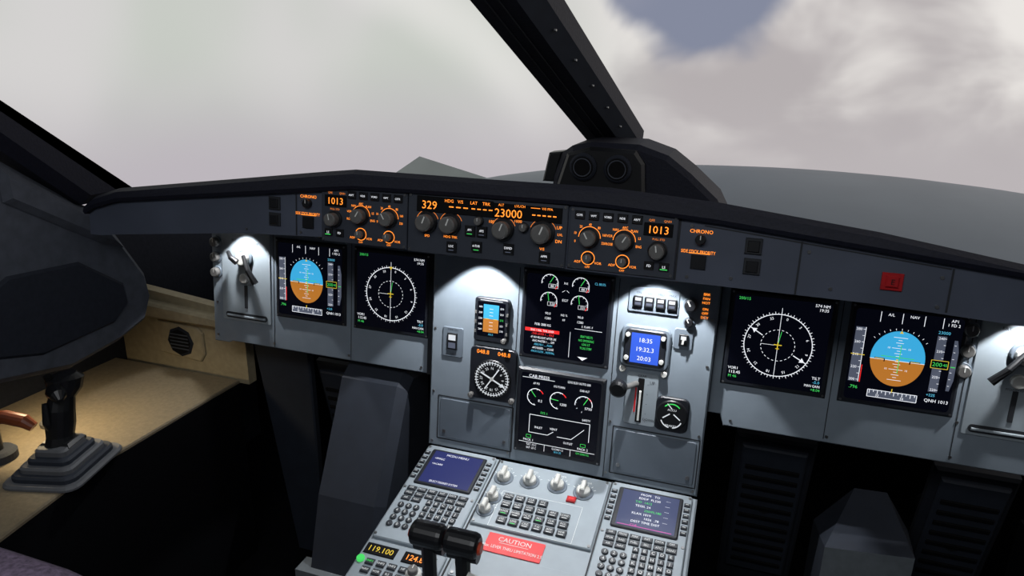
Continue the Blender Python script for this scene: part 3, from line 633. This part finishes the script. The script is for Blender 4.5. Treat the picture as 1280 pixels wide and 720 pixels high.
# ------------------------------------------------------------------ outside: projection screen + nose
def skymat():
    m=bpy.data.materials.new('projected_clouds'); m.use_nodes=True; nt=m.node_tree; N=nt.nodes; L=nt.links; N.clear()
    out=N.new('ShaderNodeOutputMaterial'); em=N.new('ShaderNodeEmission'); L.new(em.outputs[0],out.inputs[0])
    tc=N.new('ShaderNodeTexCoord'); sp=N.new('ShaderNodeSeparateXYZ'); L.new(tc.outputs['Object'],sp.inputs[0])
    def noise(scale,det=5,rough=.5,sc3=None,dist=0):
        n=N.new('ShaderNodeTexNoise'); n.inputs['Scale'].default_value=scale; n.inputs['Detail'].default_value=det; n.inputs['Roughness'].default_value=rough; n.inputs['Distortion'].default_value=dist
        src=tc.outputs['Object']
        if sc3:
            mp=N.new('ShaderNodeMapping'); mp.inputs['Scale'].default_value=sc3[0]; mp.inputs['Rotation'].default_value=sc3[1]; mp.inputs['Location'].default_value=sc3[2]; L.new(src,mp.inputs[0]); src=mp.outputs[0]
        L.new(src,n.inputs['Vector']); return n.outputs['Fac']
    def math_(op,a,b=None,c=None,clamp=False):
        n=N.new('ShaderNodeMath'); n.operation=op; n.use_clamp=clamp
        for i,x in enumerate((a,b,c)):
            if x is None: continue
            if isinstance(x,(int,float)): n.inputs[i].default_value=x
            else: L.new(x,n.inputs[i])
        return n.outputs[0]
    def rng(v,a,b_):
        n=N.new('ShaderNodeMapRange'); n.interpolation_type='SMOOTHSTEP'; n.inputs[1].default_value=a; n.inputs[2].default_value=b_; L.new(v,n.inputs[0]); return n.outputs[0]
    def inv(v): return math_('SUBTRACT',1.0,v)
    def mix(f,a,b_):
        n=N.new('ShaderNodeMix'); n.data_type='RGBA'
        L.new(f,n.inputs[0])
        for i,x in ((6,a),(7,b_)):
            if isinstance(x,tuple): n.inputs[i].default_value=(*s2l(x),1)
            else: L.new(x,n.inputs[i])
        return n.outputs[2]
    x,z=sp.outputs['X'],sp.outputs['Z']
    n1=noise(.9,2,.4); n2=noise(1.25,4,.45,((1,1,1.5),(0,0,0),(3.1,0,.7)),.35); n3=noise(.7,2,.4,((1,1,1),(0,0,0),(7,2,1)))
    left=mix(rng(n1,.35,.65),(199,203,196),(212,210,209))
    # a soft diagonal light streak in the haze (falls to the right), on the left-hand screen
    d0=math_('ADD',math_('MULTIPLY',math_('ADD',x,1.45),.66),math_('MULTIPLY',math_('SUBTRACT',z,1.72),.75))
    d0=math_('ABSOLUTE',math_('ADD',d0,math_('MULTIPLY',math_('SUBTRACT',n1,.5),.35)))
    left=mix(math_('MULTIPLY',inv(rng(d0,.0,.28)),.7),left,(229,228,224))
    zz=rng(math_('ADD',z,math_('MULTIPLY',n1,.5)),1.0,1.75)
    left=mix(zz,(188,182,188),left)
    cl=mix(rng(n2,.34,.58),(180,174,175),(234,230,226))
    cl=mix(rng(math_('ADD',z,math_('MULTIPLY',n3,.5)),1.15,1.6),(186,180,182),cl)
    f=rng(math_('ADD',x,math_('MULTIPLY',n1,.5)),-.7,.2)
    base=mix(f,left,cl)
    dx=math_('MULTIPLY',math_('ADD',x,.14),.85); dz=math_('SUBTRACT',z,2.12)
    d=math_('SQRT',math_('ADD',math_('MULTIPLY',dx,dx),math_('MULTIPLY',dz,dz)))
    d=math_('ADD',d,math_('MULTIPLY',math_('SUBTRACT',n2,.5),.9))
    base=mix(inv(rng(d,.44,.60)),base,mix(rng(n3,.4,.6),(132,138,158),(156,158,172)))
    L.new(base,em.inputs[0]); em.inputs[1].default_value=1.0
    return m
SKY=skymat()
b=B('projection_screen',smooth=True)
V=[];F=[];K=48
for i in range(K+1):
    t=math.radians(-25+230*i/K)
    for z in (-.6,4.2): V.append((3.3*math.cos(t),-.5+3.3*math.sin(t),z))
F=[(2*i,2*i+2,2*i+3,2*i+1) for i in range(K)]
b.add(V,F,SKY,world=True); b.done()
NOSE=mat('nose_paint',(138,146,154),.6,var=.06,scale=3)
FLAP=mat('nose_fairing',(205,212,206),.6,var=.08,scale=3)
b=B('aircraft_nose',smooth=True)
V=[];F=[];R=14;S_=48
for i in range(-1,R+1):
    ph=math.pi/2*max(0,i)/R
    for k in range(S_): th=2*math.pi*k/S_; V.append((.5+1.8*math.cos(ph)*math.cos(th),1.65+.8*math.cos(ph)*math.sin(th),.68+.376*math.sin(ph)-(.7 if i<0 else 0)))
for i in range(R+1):
    for k in range(S_): F.append((i*S_+k,i*S_+(k+1)%S_,(i+1)*S_+(k+1)%S_,(i+1)*S_+k))
b.add(V,F,NOSE,world=True)
b.add([(-1.5,1.8,.8),(-1.20,1.8,1.0),(-.83,1.8,.915),(-.8,1.8,.7)],[(0,1,2,3)],FLAP,world=True)
b.done()
# ------------------------------------------------------------------ lights
def light(name,kind,loc,energy,color,**kw):
    l=bpy.data.lights.new(name,kind); l.energy=energy; l.color=color
    for k,v in kw.items(): setattr(l,k,v)
    o=bpy.data.objects.new(name,l); sc.collection.objects.link(o); o.location=loc; return o
def aim(o,d): o.rotation_euler=Vector(d).to_track_quat('-Z','Y').to_euler()
for u in (-.172,.172):
    o=light('panel_flood_lamp','SPOT',MIP.p(u,.165,.095),9.5,(.97,.98,1),spot_size=math.radians(84),spot_blend=.14,shadow_soft_size=.005); aim(o,-MIP.V)
for u in (-.768,.775):
    o=light('panel_flood_lamp','SPOT',MIP.p(u,.13,.045),3.6,(.97,.98,1),spot_size=math.radians(86),spot_blend=.14,shadow_soft_size=.005); aim(o,-MIP.V)
o=light('console_lamp','SPOT',(-1.07,-.33,.79),2.6,(1,.78,.46),spot_size=math.radians(155),spot_blend=.8,shadow_soft_size=.03); aim(o,(.1,.2,-1))
o=light('cabin_fill_light','AREA',(.1,-1.5,1.93),12,(.93,.96,1),shape='RECTANGLE',size=1.2,size_y=.5)  # unseen overhead fill, added to brighten the panels; not an actual cabin fitting
w=bpy.data.worlds.new('world'); sc.world=w; w.use_nodes=True; w.node_tree.nodes['Background'].inputs[0].default_value=(.5,.55,.62,1); w.node_tree.nodes['Background'].inputs[1].default_value=.25
# ------------------------------------------------------------------ camera
from mathutils import Matrix
yw,pt,rl=-.3185,-.30755,.02213
F_=Vector((math.sin(yw)*math.cos(pt),math.cos(yw)*math.cos(pt),math.sin(pt))); R0=Vector((math.cos(yw),-math.sin(yw),0)); U0=R0.cross(F_)
R_=R0*math.cos(rl)+U0*math.sin(rl); U_=-R0*math.sin(rl)+U0*math.cos(rl)
cd=bpy.data.cameras.new('camera'); co=bpy.data.objects.new('camera',cd); sc.collection.objects.link(co)
M=Matrix(((R_.x,U_.x,-F_.x,.30267),(R_.y,U_.y,-F_.y,-1.28411),(R_.z,U_.z,-F_.z,1.4218),(0,0,0,1)))
co.matrix_world=M; cd.sensor_width=36; cd.lens=36*870.07/1280; cd.clip_start=.02
sc.camera=co
